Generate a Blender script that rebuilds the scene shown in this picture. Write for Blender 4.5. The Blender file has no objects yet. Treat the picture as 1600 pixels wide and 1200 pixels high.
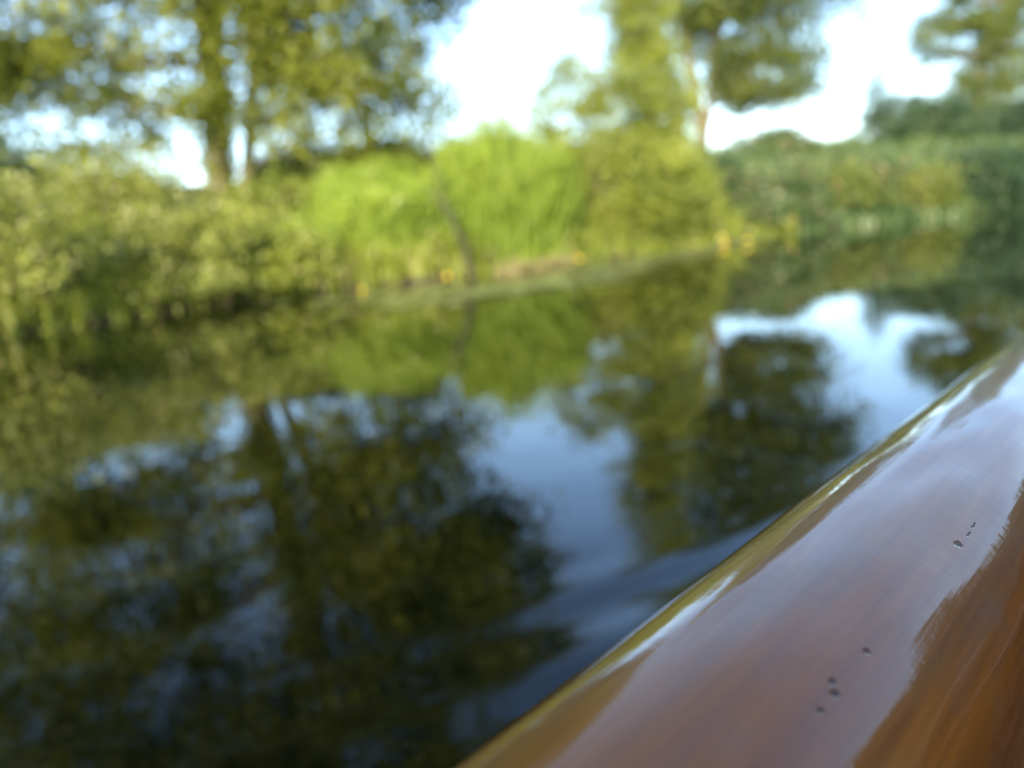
import bpy, math, random
import numpy as np
from mathutils import Matrix, Vector

random.seed(7)
rng = np.random.default_rng(7)
SC = bpy.context.scene
COL = SC.collection

# ------------------------------------------------------------------ camera
CAM_H = 0.85
PITCH, ROLL, F = math.radians(11.5), math.radians(5.0), 1230.0 / 1600.0
fwd = Vector((0, math.cos(PITCH), -math.sin(PITCH)))
r0 = Vector((1, 0, 0)); u0 = r0.cross(fwd)
rt = r0 * math.cos(ROLL) - u0 * math.sin(ROLL)
up = r0 * math.sin(ROLL) + u0 * math.cos(ROLL)
cd = bpy.data.cameras.new('camera')
cam = bpy.data.objects.new('camera', cd); COL.objects.link(cam)
m = Matrix((rt, up, -fwd)).transposed().to_4x4(); m.translation = (0, 0, CAM_H)
cam.matrix_world = m
cd.sensor_width = 36; cd.lens = 36 * F
cd.clip_start = 0.01; cd.clip_end = 5000
cd.dof.use_dof = True
cd.dof.focus_distance = 0.21
cd.dof.aperture_fstop = 7.0
SC.camera = cam

# ------------------------------------------------------------------ sky, sun, exposure
SUN_AZ, SUN_EL = 196.0, 24.0        # compass-style azimuth measured from +Y towards +X
W = bpy.data.worlds.new("World"); SC.world = W; W.use_nodes = True
nt = W.node_tree; nt.nodes.clear()
sky = nt.nodes.new('ShaderNodeTexSky'); sky.sky_type = 'NISHITA'; sky.sun_disc = False
sky.sun_elevation = math.radians(SUN_EL); sky.sun_rotation = math.radians(SUN_AZ)
sky.air_density = 1.0; sky.dust_density = 0.7; sky.ozone_density = 2.6
bg = nt.nodes.new('ShaderNodeBackground'); bg.inputs[1].default_value = 0.15
wo = nt.nodes.new('ShaderNodeOutputWorld')
nt.links.new(sky.outputs[0], bg.inputs[0]); nt.links.new(bg.outputs[0], wo.inputs[0])
sd = bpy.data.lights.new('sun', 'SUN'); sd.energy = 5.0; sd.angle = math.radians(0.5); sd.color = (1.0, 0.87, 0.67)
sun = bpy.data.objects.new('sun', sd); COL.objects.link(sun)
a, e = math.radians(SUN_AZ), math.radians(SUN_EL)
sdir = Vector((math.sin(a) * math.cos(e), math.cos(a) * math.cos(e), math.sin(e)))
sun.rotation_euler = sdir.to_track_quat('Z', 'Y').to_euler()
SC.view_settings.view_transform = 'Standard'; SC.view_settings.look = 'None'
SC.view_settings.exposure = 1.98; SC.view_settings.gamma = 1
SC.view_settings.use_curve_mapping = False
SC.render.engine = 'CYCLES'
SC.cycles.max_bounces = 8; SC.cycles.transparent_max_bounces = 4
SC.cycles.use_denoising = True

# ------------------------------------------------------------------ helpers
def tag(o, label=None, cat=None, group=None, kind=None):
    if label: o['label'] = label
    if cat: o['category'] = cat
    if group: o['group'] = group
    if kind: o['kind'] = kind
    return o

def empty(name, loc=(0, 0, 0), rz=0.0):
    o = bpy.data.objects.new(name, None); COL.objects.link(o)
    o.location = loc; o.rotation_euler = (0, 0, rz); o.empty_display_size = 0.2
    return o

def make_obj(name, V, Fc, mat, parent=None, smooth=False, tint=None, origin=None):
    """V (n,3) world or parent-local; Fc (m,k) index array."""
    V = np.asarray(V, dtype=np.float32).reshape(-1, 3)
    Fc = np.asarray(Fc, dtype=np.int32)
    if parent is not None and origin is None:
        V = V - np.array(parent.location, dtype=np.float32)
    if origin is not None:
        V = V - np.array(origin, dtype=np.float32)
    me = bpy.data.meshes.new(name)
    nf, k = Fc.shape
    me.vertices.add(len(V)); me.vertices.foreach_set('co', V.ravel())
    me.loops.add(nf * k); me.loops.foreach_set('vertex_index', Fc.ravel())
    me.polygons.add(nf); me.polygons.foreach_set('loop_start', np.arange(nf, dtype=np.int32) * k)
    me.update(calc_edges=True)
    if smooth: me.shade_smooth()
    if tint is not None:
        at = me.attributes.new('tint', 'FLOAT', 'FACE'); at.data.foreach_set('value', np.asarray(tint, dtype=np.float32))
    me.materials.append(mat)
    o = bpy.data.objects.new(name, me); COL.objects.link(o)
    if parent is not None: o.parent = parent
    if origin is not None and parent is None: o.location = origin
    return o

class Tubes:
    def __init__(s): s.V = []; s.F = []; s.n = 0
    def add(s, pts, rad, sides=7):
        pts = np.asarray(pts, float); k = len(pts)
        rad = np.broadcast_to(np.asarray(rad, float), (k,))
        T = np.gradient(pts, axis=0); T /= np.linalg.norm(T, axis=1)[:, None] + 1e-9
        ref = np.array([0, 1.0, 0]) if abs(T[0][2]) > .7 else np.array([0, 0, 1.0])
        A = np.cross(T, ref); A /= np.linalg.norm(A, axis=1)[:, None] + 1e-9
        B = np.cross(T, A)
        th = np.arange(sides) * 2 * math.pi / sides
        ring = pts[:, None, :] + rad[:, None, None] * (np.cos(th)[None, :, None] * A[:, None, :] + np.sin(th)[None, :, None] * B[:, None, :])
        s.V.append(ring.reshape(-1, 3))
        i = np.arange(k - 1)[:, None] * sides; j = np.arange(sides)[None, :]; j2 = (j + 1) % sides
        f = np.stack([i + j, i + j2, i + sides + j2, i + sides + j], -1).reshape(-1, 4) + s.n
        s.F.append(f); s.n += k * sides
    def build(s, name, mat, parent=None):
        return make_obj(name, np.concatenate(s.V), np.concatenate(s.F), mat, parent, smooth=True)

def rand_dirs(n, zs=1.0):
    v = rng.normal(size=(n, 3)); v[:, 2] *= zs
    return v / (np.linalg.norm(v, axis=1)[:, None] + 1e-9)

def leaves(P, size, aspect=0.6, jitter=0.35, droop=0.0):
    """diamond shaped leaves folded along the midrib, at points P"""
    n = len(P)
    D = rand_dirs(n); D[:, 2] -= droop; D /= np.linalg.norm(D, axis=1)[:, None]
    S = np.cross(D, rand_dirs(n)); S /= np.linalg.norm(S, axis=1)[:, None] + 1e-9
    N = np.cross(D, S)
    L = size * (1 + jitter * rng.uniform(-1, 1, n))[:, None]
    w = L * aspect * 0.5
    a = P - D * L * .5; c = P + D * L * .5
    b = P + S * w + N * L * .06 - D * L * .08; d = P - S * w + N * L * .06 - D * L * .08
    V = np.stack([a, b, c, d], 1).reshape(-1, 3)
    Fc = np.arange(n * 4).reshape(-1, 4)
    return V, Fc

def blades(P, H, width, lean=0.25):
    """tall grass blades / reed leaves rooted at P, two segments each"""
    n = len(P); H = np.broadcast_to(H, (n,))
    ang = rng.uniform(0, 2 * math.pi, n); S = np.stack([np.cos(ang), np.sin(ang), 0 * ang], 1)
    L = np.stack([rng.normal(0, lean, n), rng.normal(0, lean, n), 0 * ang], 1)
    Z = np.array([0, 0, 1.0])
    w = np.broadcast_to(width, (n,))[:, None] * .5
    m = P + Z * H[:, None] * .55 + L * H[:, None] * .3
    t = P + Z * H[:, None] + L * H[:, None]
    V = np.stack([P - S * w, P + S * w, m + S * w * .9, m - S * w * .9, t + S * w * .15, t - S * w * .15], 1).reshape(-1, 3)
    b = (np.arange(n) * 6)[:, None]
    Fc = np.concatenate([b + np.array([[0, 1, 2, 3]]), b + np.array([[3, 2, 4, 5]])], 0)
    return V, Fc

# ------------------------------------------------------------------ materials
def newmat(name):
    mt = bpy.data.materials.new(name); mt.use_nodes = True
    mt.node_tree.nodes.clear(); return mt, mt.node_tree.nodes, mt.node_tree.links

def N(nodes, t, **kw):
    n = nodes.new(t)
    for k, v in kw.items(): setattr(n, k, v)
    return n

def leaf_mat(name, c1, c2, c3=None, trans=0.38, scale=0.9, rough=0.45):
    mt, ns, ln = newmat(name)
    out = N(ns, 'ShaderNodeOutputMaterial')
    at = N(ns, 'ShaderNodeAttribute', attribute_name='tint')
    geo = N(ns, 'ShaderNodeNewGeometry')
    no = N(ns, 'ShaderNodeTexNoise'); no.inputs['Scale'].default_value = scale; no.inputs['Detail'].default_value = 3
    ln.new(geo.outputs['Position'], no.inputs['Vector'])
    mx = N(ns, 'ShaderNodeMix', data_type='RGBA')
    mx.inputs[6].default_value = (*c1, 1); mx.inputs[7].default_value = (*c2, 1)
    ad = N(ns, 'ShaderNodeMath', operation='MULTIPLY_ADD')
    ln.new(at.outputs['Fac'], ad.inputs[0]); ad.inputs[1].default_value = 0.6
    mr = N(ns, 'ShaderNodeMapRange'); mr.inputs[1].default_value = .35; mr.inputs[2].default_value = .65
    mr.inputs[3].default_value = -.1; mr.inputs[4].default_value = .5
    ln.new(no.outputs[0], mr.inputs[0]); ln.new(mr.outputs[0], ad.inputs[2])
    ln.new(ad.outputs[0], mx.inputs[0])
    colout = mx.outputs[2]
    if c3 is not None:
        gt = N(ns, 'ShaderNodeMath', operation='GREATER_THAN'); ln.new(at.outputs['Fac'], gt.inputs[0]); gt.inputs[1].default_value = .93
        m2 = N(ns, 'ShaderNodeMix', data_type='RGBA'); ln.new(gt.outputs[0], m2.inputs[0])
        ln.new(colout, m2.inputs[6]); m2.inputs[7].default_value = (*c3, 1); colout = m2.outputs[2]
    p = N(ns, 'ShaderNodeBsdfPrincipled'); p.inputs['Roughness'].default_value = rough
    p.inputs['Specular IOR Level'].default_value = 0.35
    ln.new(colout, p.inputs['Base Color'])
    tr = N(ns, 'ShaderNodeBsdfTranslucent'); ln.new(colout, tr.inputs[0])
    ms = N(ns, 'ShaderNodeMixShader'); ms.inputs[0].default_value = trans
    ln.new(p.outputs[0], ms.inputs[1]); ln.new(tr.outputs[0], ms.inputs[2]); ln.new(ms.outputs[0], out.inputs[0])
    return mt

def rough_mat(name, c1, c2, scale=6.0, stretch=(1, 1, 1), bump=0.4, rough=0.9):
    mt, ns, ln = newmat(name)
    out = N(ns, 'ShaderNodeOutputMaterial'); p = N(ns, 'ShaderNodeBsdfPrincipled'); p.inputs['Roughness'].default_value = rough
    tc = N(ns, 'ShaderNodeTexCoord'); mp = N(ns, 'ShaderNodeMapping'); mp.inputs['Scale'].default_value = stretch
    ln.new(tc.outputs['Object'], mp.inputs[0])
    no = N(ns, 'ShaderNodeTexNoise'); no.inputs['Scale'].default_value = scale; no.inputs['Detail'].default_value = 6
    ln.new(mp.outputs[0], no.inputs['Vector'])
    cr = N(ns, 'ShaderNodeValToRGB'); cr.color_ramp.elements[0].position = .35; cr.color_ramp.elements[1].position = .68
    cr.color_ramp.elements[0].color = (*c1, 1); cr.color_ramp.elements[1].color = (*c2, 1)
    ln.new(no.outputs[0], cr.inputs[0]); ln.new(cr.outputs[0], p.inputs['Base Color'])
    b = N(ns, 'ShaderNodeBump'); b.inputs['Strength'].default_value = bump; b.inputs['Distance'].default_value = .03
    ln.new(no.outputs[0], b.inputs['Height']); ln.new(b.outputs[0], p.inputs['Normal'])
    ln.new(p.outputs[0], out.inputs[0])
    return mt

M = {}
M['ground'] = rough_mat('bank_soil', (.035, .045, .015), (.09, .10, .035), 3.0)
_t = M['ground'].node_tree; _p = [n for n in _t.nodes if n.type == 'BSDF_PRINCIPLED'][0]; _c = _p.inputs['Base Color'].links[0].from_socket
_g = _t.nodes.new('ShaderNodeNewGeometry'); _x = _t.nodes.new('ShaderNodeSeparateXYZ'); _t.links.new(_g.outputs['Position'], _x.inputs[0])
_r = _t.nodes.new('ShaderNodeMapRange'); _r.inputs[1].default_value = .10; _r.inputs[2].default_value = .22; _t.links.new(_x.outputs[2], _r.inputs[0])
_m = _t.nodes.new('ShaderNodeMix'); _m.data_type = 'RGBA'; _m.inputs[6].default_value = (.022, .012, .006, 1)   # bare brown mud along the water
_t.links.new(_r.outputs[0], _m.inputs[0]); _t.links.new(_c, _m.inputs[7]); _t.links.new(_m.outputs[2], _p.inputs['Base Color'])
M['bark'] = rough_mat('bark', (.045, .036, .022), (.12, .095, .055), 9, (1, 1, .25), .8)
M['bark_tan'] = rough_mat('pale_bark', (.09, .06, .035), (.26, .18, .10), 7, (1, 1, .25), .8)
M['bark_dark'] = rough_mat('dark_shaded_wood', (.012, .012, .008), (.04, .035, .02), 12, (1, 1, .25), .6)  # dark dead branch wood; on bush stems its darkness stands in for shade
M['dry'] = leaf_mat('dry_reed', (.14, .13, .045), (.24, .21, .09), trans=.2)
M['tree'] = leaf_mat('broad_leaf', (.045, .075, .010), (.24, .265, .030), trans=.52)
M['ivy'] = leaf_mat('ivy_leaf', (.08, .105, .014), (.19, .215, .03))
M['bramble'] = leaf_mat('bramble_leaf', (.075, .105, .014), (.29, .32, .06), (.38, .37, .18), trans=.42)
M['willow'] = leaf_mat('willow_leaf', (.10, .135, .016), (.30, .34, .05), trans=.48)
M['reed'] = leaf_mat('reed_leaf', (.11, .175, .016), (.265, .345, .045), trans=.42, scale=.6)
M['grass'] = leaf_mat('nettle_leaf', (.08, .12, .012), (.24, .28, .036), (.36, .30, .14), scale=.5)
M['poplar'] = leaf_mat('poplar_leaf', (.035, .065, .014), (.18, .215, .040), trans=.5)
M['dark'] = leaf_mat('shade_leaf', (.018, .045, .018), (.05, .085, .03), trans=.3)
M['far'] = leaf_mat('far_leaf', (.028, .065, .024), (.095, .135, .040), (.30, .18, .10), trans=.3)  # greens darkened in place of tree shade over the far right bank
M['yellowgreen'] = leaf_mat('pale_leaf', (.08, .115, .02), (.17, .19, .045))

# ------------------------------------------------------------------ terrain and water
LB = np.array([(-60, -48), (-30, -16), (-14, 1.0), (-6.25, 9.85), (-4.15, 12.9), (-.94, 13.7), (1.45, 15.3), (4.07, 17.2), (5.6, 18.9),
               (7.6, 20.3), (9.6, 20.9), (12.0, 21.3), (16.0, 22.5), (24.0, 25.0), (45.0, 28.0), (120.0, 34.0)])
RB = np.array([(-45, -62), (-18, -27), (-2, -9.5), (6.0, -.8), (10.0, 6.0), (11.6, 12.0), (11.2, 16.0), (13.5, 17.6), (24.0, 19.4), (45.0, 21.0), (120.0, 25.0)])
POLY = np.concatenate([LB, RB[::-1]])

def seg_dist(P, L):
    d = np.full(len(P), 1e9)
    for a, b in zip(L[:-1], L[1:]):
        ab = b - a; t = np.clip(((P - a) @ ab) / (ab @ ab), 0, 1)
        d = np.minimum(d, np.linalg.norm(P - (a + t[:, None] * ab), axis=1))
    return d
def inside(P):
    c = np.zeros(len(P), bool); n = len(POLY)
    for i in range(n):
        (x1, y1), (x2, y2) = POLY[i], POLY[(i + 1) % n]
        if y1 == y2: continue
        cond = (y1 > P[:, 1]) != (y2 > P[:, 1])
        c ^= cond & (P[:, 0] < (x2 - x1) * (P[:, 1] - y1) / (y2 - y1) + x1)
    return c
def wob(P):
    x, y = P[:, 0], P[:, 1]
    return .12 * np.sin(x * 1.3 + y * .7) + .10 * np.sin(x * -.6 + y * 1.9 + 1) + .06 * np.sin(x * 3.1 - y * 2.7)
def height(P):
    P = np.asarray(P, float).reshape(-1, 2)
    dl = seg_dist(P, LB); dr = seg_dist(P, RB); ins = inside(P)
    d = np.minimum(dl, dr) + wob(P) * .5
    d = np.where(ins, -np.minimum(dl, dr), d)
    up_ = np.interp(d, [-3, -.5, 0, .25, 1.2, 3.0, 5.0, 7.0, 12, 25, 400], [-1.4, -.35, -.03, .18, .55, 1.45, 2.2, 2.35, 1.5, 1.2, 1.2])
    up_ += np.where(d > .5, wob(P) * .6, 0)
    return up_

def grid_axis(lo, hi, fine_lo, fine_hi, step, growth=1.25):
    ax = list(np.arange(fine_lo, fine_hi + 1e-6, step))
    s = step
    while ax[-1] < hi: s *= growth; ax.append(ax[-1] + s)
    s = step
    while ax[0] > lo: s *= growth; ax.insert(0, ax[0] - s)
    return np.array(ax)
def sheet(name, xs, ys, zf, mat):
    X, Y = np.meshgrid(xs, ys); P = np.stack([X.ravel(), Y.ravel()], 1)
    V = np.column_stack([P, zf(P)])
    nx, ny = len(xs), len(ys)
    i = (np.arange(ny - 1)[:, None] * nx + np.arange(nx - 1)[None, :]).ravel()
    Fc = np.stack([i, i + 1, i + nx + 1, i + nx], 1)
    return make_obj(name, V, Fc, mat, smooth=True)

g = sheet('ground', grid_axis(-2500, 2500, -25, 32, .4), grid_axis(-2500, 2500, -6, 60, .4), height, M['ground'])
tag(g, 'grassy soil banks rising from the canal to a low dyke', None, None, 'structure')

def water_z(P):
    x, y = P[:, 0], P[:, 1]
    s = -.423 * x + .906 * y           # across the wake crests
    c = .906 * x + .423 * y            # along them
    # distance from the boat's side, heading 43 degrees
    env = 1 / (1 + np.exp((s - 1.54) / .06)) * np.exp(-((c - .8) / 3.2) ** 2)
    env *= 1 / (1 + np.exp(-(c - .45) / .16))
    z = .0036 * np.sin((s - 1.36 + .035 * np.sin(c * 2.1)) * 2 * math.pi / .27 + math.pi) * env
    z += .0003 * np.sin((s + .03 * np.sin(c * 3)) * 2 * math.pi / .42) * np.exp(-((s - 2.1) / .6) ** 2)
    z += .0006 * np.sin(x * 1.1 + y * 2.3) + .0005 * np.sin(x * 2.9 - y * 1.7)
    return z
mt, ns, ln = newmat('canal_water'); M['water'] = mt
out = N(ns, 'ShaderNodeOutputMaterial'); p = N(ns, 'ShaderNodeBsdfPrincipled')
p.inputs['Base Color'].default_value = (.0025, .003, .001, 1); p.inputs['Roughness'].default_value = .015
p.inputs['IOR'].default_value = 1.333; p.inputs['Specular IOR Level'].default_value = .5
geo = N(ns, 'ShaderNodeNewGeometry')
n1 = N(ns, 'ShaderNodeTexNoise'); n1.inputs['Scale'].default_value = 3.0; n1.inputs['Detail'].default_value = 2
n2 = N(ns, 'ShaderNodeTexNoise'); n2.inputs['Scale'].default_value = 13.0; n2.inputs['Detail'].default_value = 2
ln.new(geo.outputs['Position'], n1.inputs['Vector']); ln.new(geo.outputs['Position'], n2.inputs['Vector'])
b1 = N(ns, 'ShaderNodeBump'); b1.inputs['Strength'].default_value = 1; b1.inputs['Distance'].default_value = .0008
b2 = N(ns, 'ShaderNodeBump'); b2.inputs['Strength'].default_value = 1; b2.inputs['Distance'].default_value = .00012
ln.new(n1.outputs[0], b1.inputs['Height']); ln.new(n2.outputs[0], b2.inputs['Height'])
ln.new(b1.outputs[0], b2.inputs['Normal']); ln.new(b2.outputs[0], p.inputs['Normal']); ln.new(p.outputs[0], out.inputs[0])
w = sheet('water', grid_axis(-70, 125, -2.6, 4.0, .022, 1.12), grid_axis(-66, 60, -.8, 4.2, .022, 1.12), water_z, M['water'])
tag(w, 'calm dark canal water mirroring trees and blue sky', None, None, 'structure')

# ------------------------------------------------------------------ trees and bushes
def gz(x, y): return float(height([(x, y)])[0])

def cluster_pts(lobes, per, crad):
    """lobes: (cx,cy,cz, rx,ry,rz, n clusters). Returns cluster centres and leaf points."""
    C, L = [], []
    for cx, cy, cz, rx, ry, rz, n in lobes:
        d = rand_dirs(n); r = rng.uniform(.25, 1, n) ** .55
        c = np.array([cx, cy, cz]) + d * r[:, None] * np.array([rx, ry, rz])
        C.append(c)
    C = np.concatenate(C)
    k = rng.poisson(per, len(C)) + 4
    R = crad * rng.uniform(.6, 1.35, len(C))
    for c, kk, r in zip(C, k, R):
        o = rng.normal(size=(kk, 3)) * r * np.array([1, 1, .7])
        L.append(c + o)
    return C, np.concatenate(L)

def branch_to(T, C, axis_pts, rad, frac=1.0):
    """thin limbs from the trunk line to cluster centres"""
    ax = np.asarray(axis_pts)
    for c in C:
        if rng.random() > frac: continue
        dz = c[2] - ax[:, 2]; hd = np.linalg.norm(c[:2] - ax[:, :2], axis=1)
        cand = np.where(dz > .15 * hd - .6)[0]
        j = cand[np.argmin(np.linalg.norm(ax[cand] - c, axis=1))] if len(cand) else 0
        a = ax[j]; L = np.linalg.norm(c - a)
        mid = (a + c) / 2 + np.array([0, 0, .08 * L]) + rng.normal(0, .04 * L, 3)
        T.add([a, mid, c], [rad * .8, rad * .5, rad * .15], 4)

def resample(pts, n):
    pts = np.asarray(pts, float); t = np.linspace(0, 1, len(pts)); tt = np.linspace(0, 1, n)
    return np.stack([np.interp(tt, t, pts[:, i]) for i in range(3)], 1)

def tree(name, loc, label, cat, mat, stems, lobes, per, crad, lsize, bark='bark', group=None, ivy=None, brfrac=.5, brrad=.03, droop=0.0, crown='crown', aspect=.6):
    """stems: list of (points, r0, r1) relative to loc; lobes relative to loc"""
    x, y = loc; z = gz(x, y) - .08
    root = empty(name, (x, y, z)); tag(root, label, cat, group)
    base = np.array([x, y, z])
    allax = []
    for pts, ra, rb in stems:
        q = resample(pts, 12) + base
        q[1:-1] += rng.normal(0, ra * .18, (10, 3)) * np.array([1, 1, 0])
        T = Tubes(); T.add(q, np.linspace(ra, rb, 12), 10)
        T.build('trunk' if ra > .05 else 'stem', M[bark], root)
        allax.append(q)
    ax = np.concatenate(allax)
    lob = [(a + x, b + y, c + z, *r) for a, b, c, *r in lobes]
    C, L = cluster_pts(lob, per, crad)
    L = L[L[:, 2] > z + .05]
    T = Tubes(); branch_to(T, C, ax, brrad, brfrac)
    if T.n: T.build('branches', M[bark], root)['kind'] = 'stuff'
    V, Fc = leaves(L, lsize, aspect, droop=droop)
    make_obj(crown, V, Fc, M[mat], root, tint=rng.random(len(Fc)))
    if ivy:
        n, h0, h1, rr, sz = ivy
        q = allax[0]; t = rng.uniform(0, 1, n); idx = (t * (len(q) - 1.001)).astype(int); fr = t * (len(q) - 1) - idx
        P = q[idx] * (1 - fr[:, None]) + q[idx + 1] * fr[:, None]
        k = (P[:, 2] > z + h0) & (P[:, 2] < z + h1); P = P[k]
        d = rand_dirs(len(P), .2); P = P + d * rng.uniform(.6, 1.3, len(P))[:, None] * rr
        V, Fc = leaves(P, sz, .8, droop=.4)
        make_obj('ivy', V, Fc, M['ivy'], root, tint=rng.random(len(Fc)))
    return root

# large tree on the near bank
tree('tree', (-5.5, 16.0), 'large leafy tree with ivy on its trunk, spreading over the left bank', 'tree', 'tree',
     [([(.1, 0, 0), (.32, 0, 2.5), (.6, 0, 5), (.8, 0, 8), (1.0, .1, 11)], .27, .07),
      ([(.55, .2, .2), (.95, .25, 2.2), (1.25, .3, 4.5), (1.8, .3, 7), (2.6, .2, 9)], .14, .04)],
     [(2.9, -.2, 3.8, 2.5, 1.6, 1.9, 200), (2.5, 0, 7.2, 3.6, 2.6, 2.6, 250), (.4, 0, 10.2, 3.2, 3.0, 2.6, 200), (-2.6, 0, 10.2, 2.6, 2.0, 2.0, 140),
      (4.6, -.4, 5.2, 1.7, 1.5, 1.9, 100), (-2.9, -.5, 4.3, 3.0, 1.5, 2.3, 135), (-3.6, 0, 8.0, 3.2, 2.4, 2.3, 140), (0, 0, 12.6, 2.8, 2.6, 1.6, 90), (2.6, 0, 1.8, 2.7, 1.0, 1.0, 80), (-2.8, 0, 2.3, 3.0, 1.0, 1.5, 85), (.3, -.6, 3.4, 1.1, .6, 2.2, 42)],
     85, .30, .125, ivy=(6000, .2, 6.5, .29, .10), brrad=.022, brfrac=.35)
# tree beyond the left edge whose boughs reach into the picture
tree('tree', (-13.0, 16.5), 'open crowned tree at the far left, its boughs hanging in from the picture edge', 'tree', 'tree',
     [([(0, 0, 0), (.1, 0, 3), (.2, 0, 6), (0, 0, 9)], .20, .05)],
     [(2.6, 0, 3.9, 3.6, 1.6, 2.6, 100), (0, 0, 7.8, 3.8, 2.4, 2.6, 150), (-2, 0, 4.5, 2.4, 2.2, 2.2, 50)],
     85, .30, .125, brrad=.022, brfrac=.35)

def bush(loc, h, wd, label, mat='bramble', n=40, per=95, crad=.22, lsize=.085, lobes=None, group='bushes along the left bank', cat='bush', name='bush', dp=None, stemn=5, bark='bark', droop=0):
    dp = dp or wd * .8
    lobes = lobes or [(0, 0, h * .45, wd * .5, dp * .5, h * .42, n), (wd * .12, 0, h * .72, wd * .3, dp * .3, h * .26, n // 3), (0, -dp * .12, h * .2, wd * .5, dp * .5, h * .17, n // 2)]
    st = []
    for k in range(stemn):
        aa = rng.uniform(0, 6.28); rr = wd * .3 * rng.random()
        st.append(([(0.05 * math.cos(aa), .05 * math.sin(aa), 0), (rr * .5 * math.cos(aa), rr * .5 * math.sin(aa), h * .5), (rr * math.cos(aa), rr * math.sin(aa), h * .85)], .028, .008))
    return tree(name, loc, label, cat, mat, st, lobes, per, crad, lsize, 'bark_dark', group, brfrac=.35, brrad=.012, crown='foliage', droop=droop)  # stems take the darker bark as painted shade beneath the foliage

bush((-6.8, 10.7), 1.75, 2.8, 'rounded bramble bush at the left edge of the picture, overhanging the water', n=62)
bush((-4.95, 12.3), 1.4, 2.3, 'grey green bramble bush with pale glinting leaves above the brown waterside gap', n=50)
bush((-3.75, 13.35), .95, 1.9, 'low fresh green nettle bush between the brambles and the short bright grass', 'grass', n=40)
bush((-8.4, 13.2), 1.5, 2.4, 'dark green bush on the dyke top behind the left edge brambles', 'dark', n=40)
bush((-6.3, 13.7), 1.5, 2.3, 'olive bush on the slope in front of the ivy covered trunk', n=46)
bush((-4.2, 14.8), 1.4, 2.0, 'mixed green bush just right of the ivy covered trunk', 'grass', n=36)
bush((-2.2, 16.6), 1.3, 2.0, 'dark olive bush on the dyke top behind the lime reeds', 'tree', n=36)
bush((-.7, 16.4), 1.7, 1.3, 'narrow olive bush standing over the top of the leaning dead branch', 'tree', n=26)
# willow bush and slim bright tree
tree('willow_bush', (2.35, 16.6), 'loose willow bush with feathery upright sprays beside the lime reeds', 'bush', 'willow',
     [([(0, 0, 0), (-.3, 0, 1.6), (-.7, 0, 3.4)], .04, .01), ([(.1, 0, 0), (.1, 0, 1.5), (-.1, 0, 3.0)], .04, .01), ([(.2, 0, 0), (.6, 0, 1.2), (.9, 0, 2.2)], .04, .01)],
     [(-.2, -.2, 1.1, 1.35, .9, 1.1, 80), (-.75, 0, 2.6, .8, .5, 1.3, 60), (.3, 0, 2.6, .7, .5, 1.0, 55), (1.0, -.1, 1.2, .9, .8, 1.1, 44)],
     95, .19, .075, brrad=.012, droop=.3, crown='foliage')
tree('slender_tree', (4.0, 18.6), 'slender bright green tree leaning left behind the willow bush', 'tree', 'willow',
     [([(0, 0, 0), (-.25, 0, 2.5), (-.75, 0, 5), (-1.2, 0, 8)], .085, .02)],
     [(.15, 0, 1.2, .8, .8, 1.2, 50), (-.15, 0, 2.8, .8, .6, 1.3, 100), (-.5, 0, 4.6, .66, .6, 1.3, 72), (-.8, 0, 6.4, .75, .6, 1.2, 50), (-1.2, 0, 7.9, .5, .5, .7, 12), (-1.5, 0, 4.6, .5, .5, 1.2, 10)],
     105, .22, .08, brrad=.012, droop=.2)
bush((3.8, 17.7), 2.2, 1.8, 'dense olive willow bush hanging low to the water right of the reeds', 'willow', n=52, lsize=.08)
bush((5.5, 20.3), 1.5, 1.8, 'deep green bush at the foot of the slender tree', 'dark', n=34)
# two stemmed tree
tree('tree', (7.4, 28.6), 'tall tree with two tan stems and a dark green lower bough, beyond the willow bush', 'tree', 'poplar',
     [([(0, 0, 0), (-.05, 0, 1.6), (-.5, 0, 4.5), (-.9, 0, 8), (-1.0, 0, 10.5)], .25, .05), ([(.05, 0, 1.2), (.4, 0, 3), (.7, 0, 6), (1.1, 0, 9.5)], .17, .04)],
     [(-.9, 0, 5.6, 1.6, 1.6, 2.2, 70), (2.0, 0, 6.4, 3.1, 2.0, 2.8, 210), (-.2, 0, 9.2, 2.6, 2.3, 2.2, 110), (2.2, 0, 3.0, 2.3, 1.5, 1.4, 120), (1.0, 0, 4.8, 1.7, 1.4, 1.8, 60), (4.6, 0, 5.4, 1.1, 1.1, 2.2, 26)],
     80, .38, .14, bark='bark', brrad=.04)
# further along the left bank
for (x, y, h, wd, mtn, lab) in [
    (6.1, 20.2, 1.3, 2.1, 'far', 'dark bush at the waterside below the two stemmed tree'),
    (7.7, 21.2, 1.6, 1.9, 'far', 'rusty tinged bush at the water just past the two stemmed tree'),
    (9.2, 21.7, 1.2, 1.9, 'yellowgreen', 'pale yellow green bush at the water, first of the far bank shrubs'),
    (10.6, 22.6, 1.2, 2.0, 'far', 'mid green shrub on the far slope between two pale ones'),
    (11.7, 22.0, 1.2, 1.7, 'yellowgreen', 'small bright shrub near the bend of the canal'),
    (13.9, 23.2, 1.4, 2.4, 'dark', 'dark shrub on the far slope just before the bend'),
    (9.3, 27.3, 1.0, 3.0, 'far', 'wide low bush on the dyke crest right of the two stemmed tree'),
    (15.4, 28.6, 1.5, 3.6, 'dark', 'broad dark shrub on the far dyke crest')]:
    bush((x, y), h, wd, lab, mtn, n=44, per=85, crad=.24, lsize=.11)
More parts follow.
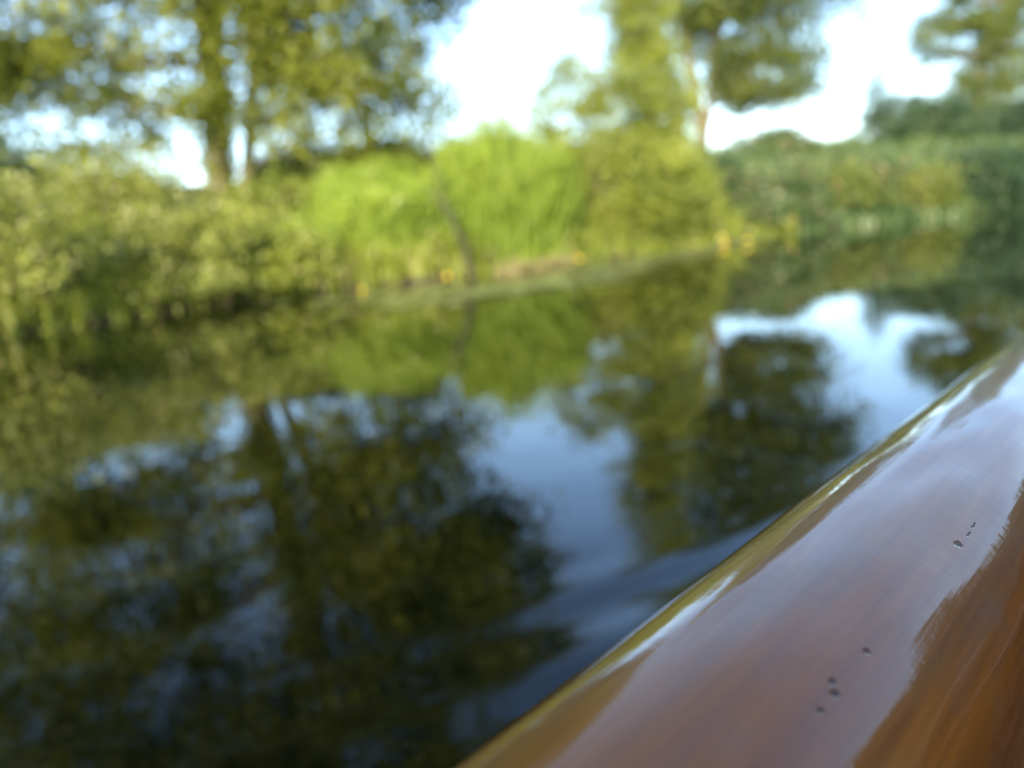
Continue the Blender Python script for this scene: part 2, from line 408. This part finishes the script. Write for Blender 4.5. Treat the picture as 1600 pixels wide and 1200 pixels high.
tree('conifer', (21.0, 44.5), 'thin pointed dark tree rising from behind the far dyke', 'tree', 'dark',
     [([(0, 0, 0), (0, 0, 3), (0, 0, 6.4)], .10, .02)],
     [(0, 0, 2.2, 1.9, 1.2, 2.0, 80), (.3, 0, 3.9, 1.0, .8, 1.2, 30), (-.1, 0, 5.2, .5, .4, 1.1, 11)], 80, .36, .13, brrad=.02)
tree('tree', (24.2, 45.5), 'round dark green tree beside the thin pointed tree', 'tree', 'dark',
     [([(0, 0, 0), (0, 0, 2), (.2, 0, 3.6)], .14, .04)],
     [(0, 0, 2.6, 2.4, 2.0, 2.0, 150)], 100, .36, .15, brrad=.03)
# right edge of the view
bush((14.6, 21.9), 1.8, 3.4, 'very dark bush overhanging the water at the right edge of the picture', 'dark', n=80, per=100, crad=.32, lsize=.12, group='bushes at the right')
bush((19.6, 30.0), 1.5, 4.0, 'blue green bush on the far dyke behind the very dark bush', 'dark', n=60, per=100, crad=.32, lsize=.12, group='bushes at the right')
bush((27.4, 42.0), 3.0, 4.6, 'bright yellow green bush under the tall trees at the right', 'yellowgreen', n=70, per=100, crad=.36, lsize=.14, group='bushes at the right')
tree('tree', (26.0, 43.5), 'tall narrow tree at the upper right with a loose pale crown', 'tree', 'poplar',
     [([(0, 0, 0), (.1, 0, 4), (.2, 0, 9), (.1, 0, 13.5)], .26, .05)],
     [(-2.4, 0, 7.0, 1.4, 1.3, 1.5, 44), (.2, 0, 4.0, 2.0, 1.6, 2.6, 110), (.4, 0, 8.4, 2.4, 2.0, 3.2, 150), (-.2, 0, 12.6, 1.8, 1.8, 2.4, 60)], 85, .38, .16, bark='bark_tan', brrad=.05)
tree('tree', (29.8, 45.0), 'tall pale stemmed tree cut by the right edge of the picture', 'tree', 'yellowgreen',
     [([(0, 0, 0), (.1, 0, 4), (-.2, 0, 9), (0, 0, 13)], .24, .05)],
     [(-.3, 0, 3.6, 1.8, 1.8, 2.2, 60), (0, 0, 8, 2.2, 2.2, 3.0, 100), (0, 0, 12, 1.8, 1.8, 2.0, 50)], 85, .38, .16, bark='bark_tan', brrad=.05)

# unseen tree added on the right bank behind the boat to shade it
tree('tree', (-3.4, -12.6), 'unseen broad tree added on the right bank to shade the boat', 'tree', 'dark',
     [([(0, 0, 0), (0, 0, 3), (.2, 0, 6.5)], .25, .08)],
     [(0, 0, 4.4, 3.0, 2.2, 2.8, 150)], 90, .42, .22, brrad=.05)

# unseen bushes added on the right bank to be mirrored in the varnish
for (x, y, h, lab) in [(12.5, 2.5, 2.0, 'unseen dark bush added on the right bank abreast of the boat'), (17.0, 8.5, 2.3, 'unseen dark bush added on the right bank ahead of the boat'),
                       (21.5, 13.5, 2.4, 'unseen dark bush added on the right bank nearest the bend')]:
    bush((x, y), h, 6.0, lab, 'dark', n=90, per=60, crad=.4, lsize=.2, group='bushes at the right')

# ------------------------------------------------------------------ undergrowth, reeds, pads
def bank_points(n, a, b, d0, d1):
    """random points d0..d1 metres inland of the left bank between polyline vertices a and b"""
    segs = list(zip(LB[a:b], LB[a + 1:b + 1])); ln_ = np.array([np.linalg.norm(q - p_) for p_, q in segs])
    k = rng.choice(len(segs), n, p=ln_ / ln_.sum()); t = rng.random(n)
    A = np.array([s[0] for s in segs])[k]; B = np.array([s[1] for s in segs])[k]
    D = B - A; Nn = np.stack([-D[:, 1], D[:, 0]], 1); Nn /= np.linalg.norm(Nn, axis=1)[:, None]
    P = A + D * t[:, None] + Nn * rng.uniform(d0, d1, n)[:, None]
    z = height(P); return np.column_stack([P, z])
# nettles and grass over the slope
P = np.concatenate([bank_points(26000, 2, 9, -.1, 8), bank_points(4500, 2, 9, -.1, .6)]); P = P[(P[:, 2] > -.06)]
V1, F1 = blades(P, rng.uniform(.25, .75, len(P)), .035, .28)
Q = np.concatenate([bank_points(56000, 2, 9, 0.0, 7.5), bank_points(20000, 2, 9, -.12, .9)]); Q = Q[Q[:, 2] > -.06]; Q[:, 2] += rng.random(len(Q)) ** .8 * (.35 + .35 * np.sin(Q[:, 0] * 1.7) ** 2)
V2, F2 = leaves(Q, .085, .6)
o = make_obj('undergrowth', np.concatenate([V1, V2]), np.concatenate([F1, F2 + len(V1)]), M['grass'], tint=rng.random(len(F1) + len(F2)))
tag(o, 'nettles and tall grass covering the slope of the left bank', 'undergrowth', None, 'stuff')
q = np.column_stack([rng.uniform(5.5, 34, 30000), rng.uniform(18.5, 46, 30000)]); q = q[~inside(q)]
P = np.column_stack([q, height(q)]); P = P[P[:, 2] > -.02]
q = bank_points(3200, 9, 13, -.15, .8); P = np.concatenate([P, q[q[:, 2] > -.08]])
V1, F1 = blades(P, rng.uniform(.15, .45, len(P)), .09, .45)
tag(make_obj('bank_grass', V1, F1, M['far'], tint=rng.random(len(F1)) * .9), 'rough green grass on the far dyke slope at the bend', 'grass', None, 'stuff')

# reeds
def reeds(n, cx, cy, ax_, ay, rot, h, label, mat='reed', wd=.035, name='reed_bed', lean=.15):
    r = np.sqrt(rng.random(n)); th = rng.uniform(0, 6.283, n)
    u, v = r * np.cos(th) * ax_, r * np.sin(th) * ay
    c, s = math.cos(rot), math.sin(rot)
    P = np.column_stack([cx + u * c - v * s, cy + u * s + v * c]); z = height(P)
    P = np.column_stack([P, np.maximum(z, -.1)])
    H = h * (.86 + .14 * np.sin(P[:, 0] * 2.3 + 1.5) + .12 * np.sin(P[:, 0] * 6.3 + 1) + .10 * np.sin(P[:, 0] * 15 + P[:, 1] * 6)) * rng.uniform(.45, 1.2, n) * (1 - .25 * r ** 3) - P[:, 2] * .4
    V1, F1 = blades(P, H, wd, lean)
    Q = P[rng.integers(0, n, n * 2)].copy(); Hq = rng.uniform(.25, .95, n * 2) * h * .9
    Q[:, 2] += Hq; Q[:, :2] += rng.normal(0, .08, (n * 2, 2))
    V2, F2 = leaves(Q, .26, .11, droop=-.5)
    o = make_obj(name, np.concatenate([V1, V2]), np.concatenate([F1, F2 + len(V1)]), M[mat], tint=rng.random(len(F1) + len(F2)))
    return tag(o, label, 'reeds', None, 'stuff')
reeds(8500, .30, 15.4, 1.4, .8, .55, 2.25, 'tall lime green reeds standing at the water by the willow bush')
reeds(6500, -1.75, 14.7, 1.5, .9, .25, 1.45, 'lime green reeds and grass left of the leaning dead branch')
reeds(5000, -3.5, 13.9, 1.1, .7, .6, 1.0, 'short bright waterside grass between the brambles and the reeds')
reeds(120, .6, 14.55, 1.0, .12, .6, .30, 'dry brown reed stubble at the foot of the lime reeds', 'dry', .02, 'reed_stubble', .2)

# leaning dead branch
r_ = empty('dead_branch', (-.55, 13.65, 0)); tag(r_, 'dark leaning dead branch rising from the water in front of the reeds', 'branch')
T = Tubes(); T.add([(-.52, 13.6, -.3), (-.54, 13.6, .15), (-.62, 13.62, .6), (-.84, 13.7, 1.15), (-.98, 13.9, 1.8), (-1.05, 14.1, 2.3)], [.032, .032, .028, .026, .018, .009], 8)
T.build('stem', M['bark_dark'], r_)
T = Tubes(); T.add([(-.84, 13.7, 1.15), (-1.1, 13.75, 1.45), (-1.2, 13.8, 1.8)], [.02, .014, .006], 6); T.build('twig', M['bark_dark'], r_)

# lily pads
mt, ns, ln = newmat('lily_pad'); M['pad'] = mt
out = N(ns, 'ShaderNodeOutputMaterial'); p = N(ns, 'ShaderNodeBsdfPrincipled'); p.inputs['Roughness'].default_value = .28
at = N(ns, 'ShaderNodeAttribute', attribute_name='tint'); mx = N(ns, 'ShaderNodeMix', data_type='RGBA')
mx.inputs[6].default_value = (.09, .12, .03, 1); mx.inputs[7].default_value = (.20, .21, .08, 1)
ln.new(at.outputs['Fac'], mx.inputs[0]); ln.new(mx.outputs[2], p.inputs['Base Color']); ln.new(p.outputs[0], out.inputs[0])
def pads(centres, n):
    V, Fc, tn = [], [], []
    k = 0
    for i in range(n):
        cx, cy, sx, sy, rot = centres[rng.integers(len(centres))]
        a_, b_ = rng.normal(0, sx), rng.normal(0, sy)
        x = cx + a_ * math.cos(rot) - b_ * math.sin(rot); y = cy + a_ * math.sin(rot) + b_ * math.cos(rot)
        if not inside(np.array([[x, y]]))[0]: continue
        r = rng.uniform(.07, .13); ph = rng.uniform(0, 6.28)
        th = ph + np.linspace(.25, 6.03, 11)
        z = .006 + .006 * rng.random(); tx, ty = rng.normal(0, .03, 2)
        ring = np.column_stack([x + r * np.cos(th) * 1.0, y + r * .85 * np.sin(th), z + r * (tx * np.cos(th) + ty * np.sin(th)) + .004])
        V.append(np.vstack([[x, y, z], ring])); t = rng.random()
        for j in range(10): Fc.append((k, k + 1 + j, k + 2 + j)); tn.append(t)
        k += 12
    return make_obj('lily_pads', np.vstack(V), np.array(Fc), M['pad'], tint=tn)
o = pads([(-1.3, 11.2, .8, .5, .3), (-.5, 9.9, .7, .3, .4), (.5, 10.6, .8, .4, .5), (1.5, 12.2, .9, .4, .75), (2.6, 14.0, .9, .35, .75), (3.9, 15.8, .9, .3, .75), (5.6, 17.9, .8, .3, .9)], 1000)
tag(o, 'floating lily pads in a loose band along the left bank', 'lily pads', None, 'stuff')

# fallen leaves and scum specks drifting on the water
n_ = 260; P = np.column_stack([rng.uniform(-7, 9, n_), rng.uniform(2.5, 17, n_)]); P = P[inside(P)]
P = np.column_stack([P, np.full(len(P), .004)]); V, Fc = [], []
for i_, q_ in enumerate(P):
    a_ = rng.uniform(0, 6.28); L_ = rng.uniform(.012, .03); c_, s__ = math.cos(a_), math.sin(a_)
    V += [q_ + L_ * np.array([c_, s__, 0]), q_ + L_ * .5 * np.array([-s__, c_, .08]), q_ - L_ * np.array([c_, s__, -.06]), q_ - L_ * .5 * np.array([-s__, c_, 0])]
    Fc.append([4 * i_ + k_ for k_ in range(4)])
tag(make_obj('drifting_leaves', np.array(V), np.array(Fc), M['dry'], tint=rng.random(len(Fc))), 'small pale leaves drifting on the dark canal water', 'leaves', None, 'stuff')

# yellow water lily flowers
mt, ns, ln = newmat('yellow_petal'); M['petal'] = mt
out = N(ns, 'ShaderNodeOutputMaterial'); p = N(ns, 'ShaderNodeBsdfPrincipled'); p.inputs['Roughness'].default_value = .4
p.inputs['Base Color'].default_value = (.66, .46, .012, 1); ln.new(p.outputs[0], out.inputs[0])
M['stalk'] = rough_mat('flower_stalk', (.05, .09, .02), (.09, .14, .03))
def flower(loc, label, k_=.72):
    root = empty('water_lily', (loc[0], loc[1], 0)); tag(root, label, 'flower', 'yellow water lilies')
    x, y, h = loc
    if h < .04: k_ = .55
    T = Tubes(); T.add([(x, y, -.2), (x, y, 0), (x + .005, y, h)], .006, 6); T.build('stalk', M['stalk'], root)
    # cupped petals
    for k in range(5):
        a_ = k * 2 * math.pi / 5; V = []
        for i, (rr, zz) in enumerate([(.010, 0), (.044, .014), (.058, .040), (.046, .066)]):
            rr, zz = rr * k_, zz * k_
            for s in (-.62, 0, .62):
                V.append((x + rr * math.cos(a_ + s) * (1.08 if s == 0 else 1), y + rr * math.sin(a_ + s) * (1.08 if s == 0 else 1), h + zz + (.004 if s == 0 else 0)))
        Fc = [(i * 3 + j, i * 3 + j + 1, i * 3 + j + 4, i * 3 + j + 3) for i in range(3) for j in range(2)]
        make_obj('petal', V, Fc, M['petal'], root, smooth=True)
    T = Tubes(); T.add([(x, y, h), (x, y, h + .03), (x, y, h + .034)], [.014, .018, .001], 8); T.build('pistil', M['petal'], root)
FL = [((-.86, 12.4, .10), 'yellow water lily beside the foot of the leaning dead branch'),
      ((-2.15, 12.1, .03), 'small yellow water lily on the open water left of the dead branch'),
      ((1.36, 13.9, .12), 'yellow water lily at the corner of the reeds and willow bush'),
      ((4.85, 17.4, .14), 'upper of the pair of yellow water lilies near the far pads'),
      ((4.6, 16.3, .05), 'lower of the pair of yellow water lilies near the far pads'),
      ((5.1, 16.4, .06), 'yellow water lily just right of the pair near the far pads')]
for l, t in FL: flower(l, t)

# ------------------------------------------------------------------ the boat
HEAD = math.radians(43)
boat = empty('wooden_boat', (0, 0, 0), -HEAD)
tag(boat, 'varnished wooden boat whose glossy orange brown gunwale fills the lower right corner', 'boat')
def wood_mat(name, c1, c2, c3, marks=False, coat=1.0):
    mt, ns, ln = newmat(name)
    out = N(ns, 'ShaderNodeOutputMaterial'); p = N(ns, 'ShaderNodeBsdfPrincipled')
    tc = N(ns, 'ShaderNodeTexCoord')
    mp = N(ns, 'ShaderNodeMapping'); mp.inputs['Scale'].default_value = (26, 2.2, 26); ln.new(tc.outputs['Object'], mp.inputs[0])
    g1 = N(ns, 'ShaderNodeTexNoise'); g1.inputs['Scale'].default_value = 1.0; g1.inputs['Detail'].default_value = 7; g1.inputs['Roughness'].default_value = .62; g1.inputs['Distortion'].default_value = .4
    ln.new(mp.outputs[0], g1.inputs['Vector'])
    cr = N(ns, 'ShaderNodeValToRGB'); E_ = cr.color_ramp.elements
    E_[0].position = .30; E_[0].color = (*c1, 1); E_[1].position = .72; E_[1].color = (*c3, 1)
    q = E_.new(.5); q.color = (*c2, 1); ln.new(g1.outputs[0], cr.inputs[0])
    mp2 = N(ns, 'ShaderNodeMapping'); mp2.inputs['Scale'].default_value = (420, 14, 420); ln.new(tc.outputs['Object'], mp2.inputs[0])
    g2 = N(ns, 'ShaderNodeTexNoise'); g2.inputs['Detail'].default_value = 3; g2.inputs['Scale'].default_value = 1; ln.new(mp2.outputs[0], g2.inputs['Vector'])
    mr = N(ns, 'ShaderNodeMapRange'); mr.inputs[1].default_value = .3; mr.inputs[2].default_value = .7; mr.inputs[3].default_value = .80; mr.inputs[4].default_value = 1.12
    ln.new(g2.outputs[0], mr.inputs[0])
    mul = N(ns, 'ShaderNodeMix', data_type='RGBA', blend_type='MULTIPLY'); mul.inputs[0].default_value = 1
    ln.new(cr.outputs[0], mul.inputs[6]); ln.new(mr.outputs[0], mul.inputs[7])
    col = mul.outputs[2]
    hb = None
    if marks:
        # worn, faintly greyed blotches in the wood under the varnish
        wn = N(ns, 'ShaderNodeTexNoise'); wn.inputs['Scale'].default_value = 1; wn.inputs['Detail'].default_value = 4
        wm = N(ns, 'ShaderNodeMapping'); wm.inputs['Scale'].default_value = (70, 22, 70); ln.new(tc.outputs['Object'], wm.inputs[0]); ln.new(wm.outputs[0], wn.inputs['Vector'])
        wr = N(ns, 'ShaderNodeMapRange'); wr.inputs[1].default_value = .52; wr.inputs[2].default_value = .75; wr.inputs[4].default_value = .5; ln.new(wn.outputs[0], wr.inputs[0])
        wx = N(ns, 'ShaderNodeMix', data_type='RGBA'); ln.new(wr.outputs[0], wx.inputs[0]); ln.new(col, wx.inputs[6]); wx.inputs[7].default_value = (.13, .075, .05, 1); col = wx.outputs[2]
        dn = N(ns, 'ShaderNodeTexNoise'); dn.inputs['Scale'].default_value = 900; ln.new(tc.outputs['Object'], dn.inputs['Vector'])
        ds = N(ns, 'ShaderNodeVectorMath', operation='MULTIPLY_ADD'); ln.new(dn.outputs['Color'], ds.inputs[0]); ds.inputs[1].default_value = (.0013, .0018, 0); 
        da = N(ns, 'ShaderNodeVectorMath', operation='SUBTRACT'); ln.new(tc.outputs['Object'], da.inputs[0]); da.inputs[1].default_value = (.00065, .0009, 0); ln.new(da.outputs[0], ds.inputs[2])
        for (mxp, my, mz, rx, ry) in marks:
            rx, ry = rx * .85, ry * .85
            mq = N(ns, 'ShaderNodeMapping', vector_type='POINT')
            mq.inputs['Location'].default_value = (-mxp / rx, -my / ry, 0); mq.inputs['Scale'].default_value = (1 / rx, 1 / ry, 0)
            ln.new(ds.outputs[0], mq.inputs[0])
            le = N(ns, 'ShaderNodeVectorMath', operation='LENGTH'); ln.new(mq.outputs[0], le.inputs[0])
            ra = N(ns, 'ShaderNodeMapRange', interpolation_type='SMOOTHSTEP'); ra.inputs[1].default_value = .45; ra.inputs[2].default_value = 1.25; ra.inputs[3].default_value = .9; ra.inputs[4].default_value = 0
            ln.new(le.outputs['Value'], ra.inputs[0])
            md = N(ns, 'ShaderNodeMix', data_type='RGBA'); ln.new(ra.outputs[0], md.inputs[0]); ln.new(col, md.inputs[6]); md.inputs[7].default_value = (.035, .022, .024, 1)
            col = md.outputs[2]
            if hb is None: hb = ra.outputs[0]
            else:
                s = N(ns, 'ShaderNodeMath', operation='MAXIMUM'); ln.new(hb, s.inputs[0]); ln.new(ra.outputs[0], s.inputs[1]); hb = s.outputs[0]
    ln.new(col, p.inputs['Base Color'])
    p.inputs['Roughness'].default_value = .45
    p.inputs['Coat Weight'].default_value = coat; p.inputs['Coat Roughness'].default_value = .045; p.inputs['Coat IOR'].default_value = 1.47; p.inputs['Specular IOR Level'].default_value = .15
    # brushed, wavy varnish
    mp3 = N(ns, 'ShaderNodeMapping'); mp3.inputs['Scale'].default_value = (22, 5.5, 22); mp3.inputs['Rotation'].default_value = (0, 0, .25); ln.new(tc.outputs['Object'], mp3.inputs[0])
    v1 = N(ns, 'ShaderNodeTexNoise'); v1.inputs['Scale'].default_value = 1; v1.inputs['Detail'].default_value = 2.2; v1.inputs['Roughness'].default_value = .45; ln.new(mp3.outputs[0], v1.inputs['Vector'])
    b1 = N(ns, 'ShaderNodeBump'); b1.inputs['Distance'].default_value = .0072; ln.new(v1.outputs[0], b1.inputs['Height'])
    mp4 = N(ns, 'ShaderNodeMapping'); mp4.inputs['Scale'].default_value = (120, 260, 120); mp4.inputs['Rotation'].default_value = (0, 0, -.5); ln.new(tc.outputs['Object'], mp4.inputs[0])
    v2 = N(ns, 'ShaderNodeTexNoise'); v2.inputs['Scale'].default_value = 1; v2.inputs['Detail'].default_value = 2; ln.new(mp4.outputs[0], v2.inputs['Vector'])
    b2 = N(ns, 'ShaderNodeBump'); b2.inputs['Distance'].default_value = .000055; ln.new(v2.outputs[0], b2.inputs['Height']); ln.new(b1.outputs[0], b2.inputs['Normal'])
    last = b2
    mp5 = N(ns, 'ShaderNodeMapping'); mp5.inputs['Scale'].default_value = (700, 12, 700); ln.new(tc.outputs['Object'], mp5.inputs[0])
    v3 = N(ns, 'ShaderNodeTexNoise'); v3.inputs['Scale'].default_value = 1; ln.new(mp5.outputs[0], v3.inputs['Vector'])
    b3 = N(ns, 'ShaderNodeBump'); b3.inputs['Distance'].default_value = .00004; ln.new(v3.outputs[0], b3.inputs['Height']); ln.new(last.outputs[0], b3.inputs['Normal']); last = b3
    if hb is not None:
        cw = N(ns, 'ShaderNodeMath', operation='SUBTRACT'); cw.inputs[0].default_value = coat; ln.new(hb, cw.inputs[1]); ln.new(cw.outputs[0], p.inputs['Coat Weight'])
        b4 = N(ns, 'ShaderNodeBump', invert=True); b4.inputs['Distance'].default_value = .0003; ln.new(hb, b4.inputs['Height']); ln.new(last.outputs[0], b4.inputs['Normal']); last = b4
    ln.new(last.outputs[0], p.inputs['Coat Normal']); ln.new(last.outputs[0], p.inputs['Normal'])
    ln.new(p.outputs[0], out.inputs[0])
    return mt
MARKS = [(-0.0493, 0.2219, 0, 0.0011, 0.002), (-0.0488, 0.2307, 0, 0.0003, 0.0024), (-0.0490, 0.2373, 0, 0.00025, 0.0028), (-0.0507, 0.1550, 0, 0.0007, 0.001), (-0.0520, 0.1394, 0, 0.0009, 0.0013), (-0.0507, 0.1370, 0, 0.001, 0.0013), (-0.0509, 0.1305, 0, 0.0006, 0.001), (-0.0555, 0.3066, 0, 0.0004, 0.0007)]      # nail hole with its scratch, small dark pits (boat frame)
M['rail'] = wood_mat('varnished_rail', (.105, .030, .003), (.18, .055, .004), (.25, .092, .009), MARKS)
M['hull'] = wood_mat('varnished_hull', (.10, .03, .008), (.18, .06, .012), (.25, .09, .02), False, .6)
XC, HB = .70, .7635                       # centre line and half beam, boat frame
def halfbeam(t):
    t = np.asarray(t, float)
    return HB * np.where(t > 1.1, 1 - np.clip((t - 1.1) / 2.5, 0, 1) ** 1.9, 1 - .12 * np.clip((-t - .6) / 2.0, 0, 1) ** 2)
def rail(side):
    ts = np.concatenate([np.arange(-2.4, -.4, .1), np.arange(-.4, 1.2, .02), np.arange(1.2, 3.62, .06)])
    cen = XC + side * (halfbeam(ts) + .0105)
    th = np.linspace(0, 2 * math.pi, 65)[:-1]
    e_ = 2 / 2.15
    px = np.where(np.cos(th) > 0, .0425, .0385) * np.sign(np.cos(th)) * np.abs(np.cos(th)) ** e_; pz = np.where(np.sin(th) > 0, .044, .085) * np.sign(np.sin(th)) * np.abs(np.sin(th)) ** e_
    n = len(th)
    V = np.stack([cen[:, None] + px[None, :], np.repeat(ts[:, None], n, 1), .719 + pz[None, :] + 0 * ts[:, None]], -1).reshape(-1, 3)
    i = np.arange(len(ts) - 1)[:, None] * n; j = np.arange(n)[None, :]; j2 = (j + 1) % n
    Fc = np.stack([i + j, i + n + j, i + n + j2, i + j2], -1).reshape(-1, 4)
    o = make_obj('gunwale', V, Fc, M['rail'], boat, smooth=True)
    return o
rail(-1); rail(1)
# hull skin, outside and inside, as strakes
def strake(z0, z1, in0, in1, side, mat, name):
    ts = np.linspace(-2.4, 3.58, 60); hb = halfbeam(ts)
    prof = [(in0, z0), (in1, z1), (in1 + .016, z1), (in0 + .016, z0)]
    V = []
    for t, h in zip(ts, hb):
        for (ins, z) in prof:
            V.append((XC + side * max(h - ins, .012), t, z))
    Fc = []
    for i in range(59):
        for j in range(4):
            a_, b_ = i * 4 + j, i * 4 + (j + 1) % 4
            Fc.append((a_, b_, b_ + 4, a_ + 4))
    make_obj(name, V, Fc, mat, boat)
zz = np.linspace(.70, -.12, 7); ii = np.interp(zz, [-.12, .2, .70], [.26, .10, .0])
for s in (-1, 1):
    for k in range(6): strake(zz[k], zz[k + 1] - .006, ii[k], ii[k + 1] + .006, s, M['hull'], 'strake')
def box(name, x0, x1, y0, y1, z0, z1, mat, parent):
    V = [(x, y, z) for z in (z0, z1) for y in (y0, y1) for x in (x0, x1)]
    Fc = [(0, 2, 3, 1), (4, 5, 7, 6), (0, 1, 5, 4), (2, 6, 7, 3), (0, 4, 6, 2), (1, 3, 7, 5)]
    return make_obj(name, V, Fc, mat, parent)
for k in range(9):
    x = XC - .60 + k * .134
    box('floorboard', x, x + .126, -2.35, 2.0 + .5 * (1 - abs(k - 4) / 4), .06, .08, M['hull'], boat)
for t in (-1.0, 1.45): box('thwart', XC - float(halfbeam(t)) + .05, XC + float(halfbeam(t)) - .05, t, t + .28, .42, .45, M['hull'], boat)
box('transom', XC - .69, XC + .69, -2.43, -2.40, -.05, .72, M['hull'], boat)
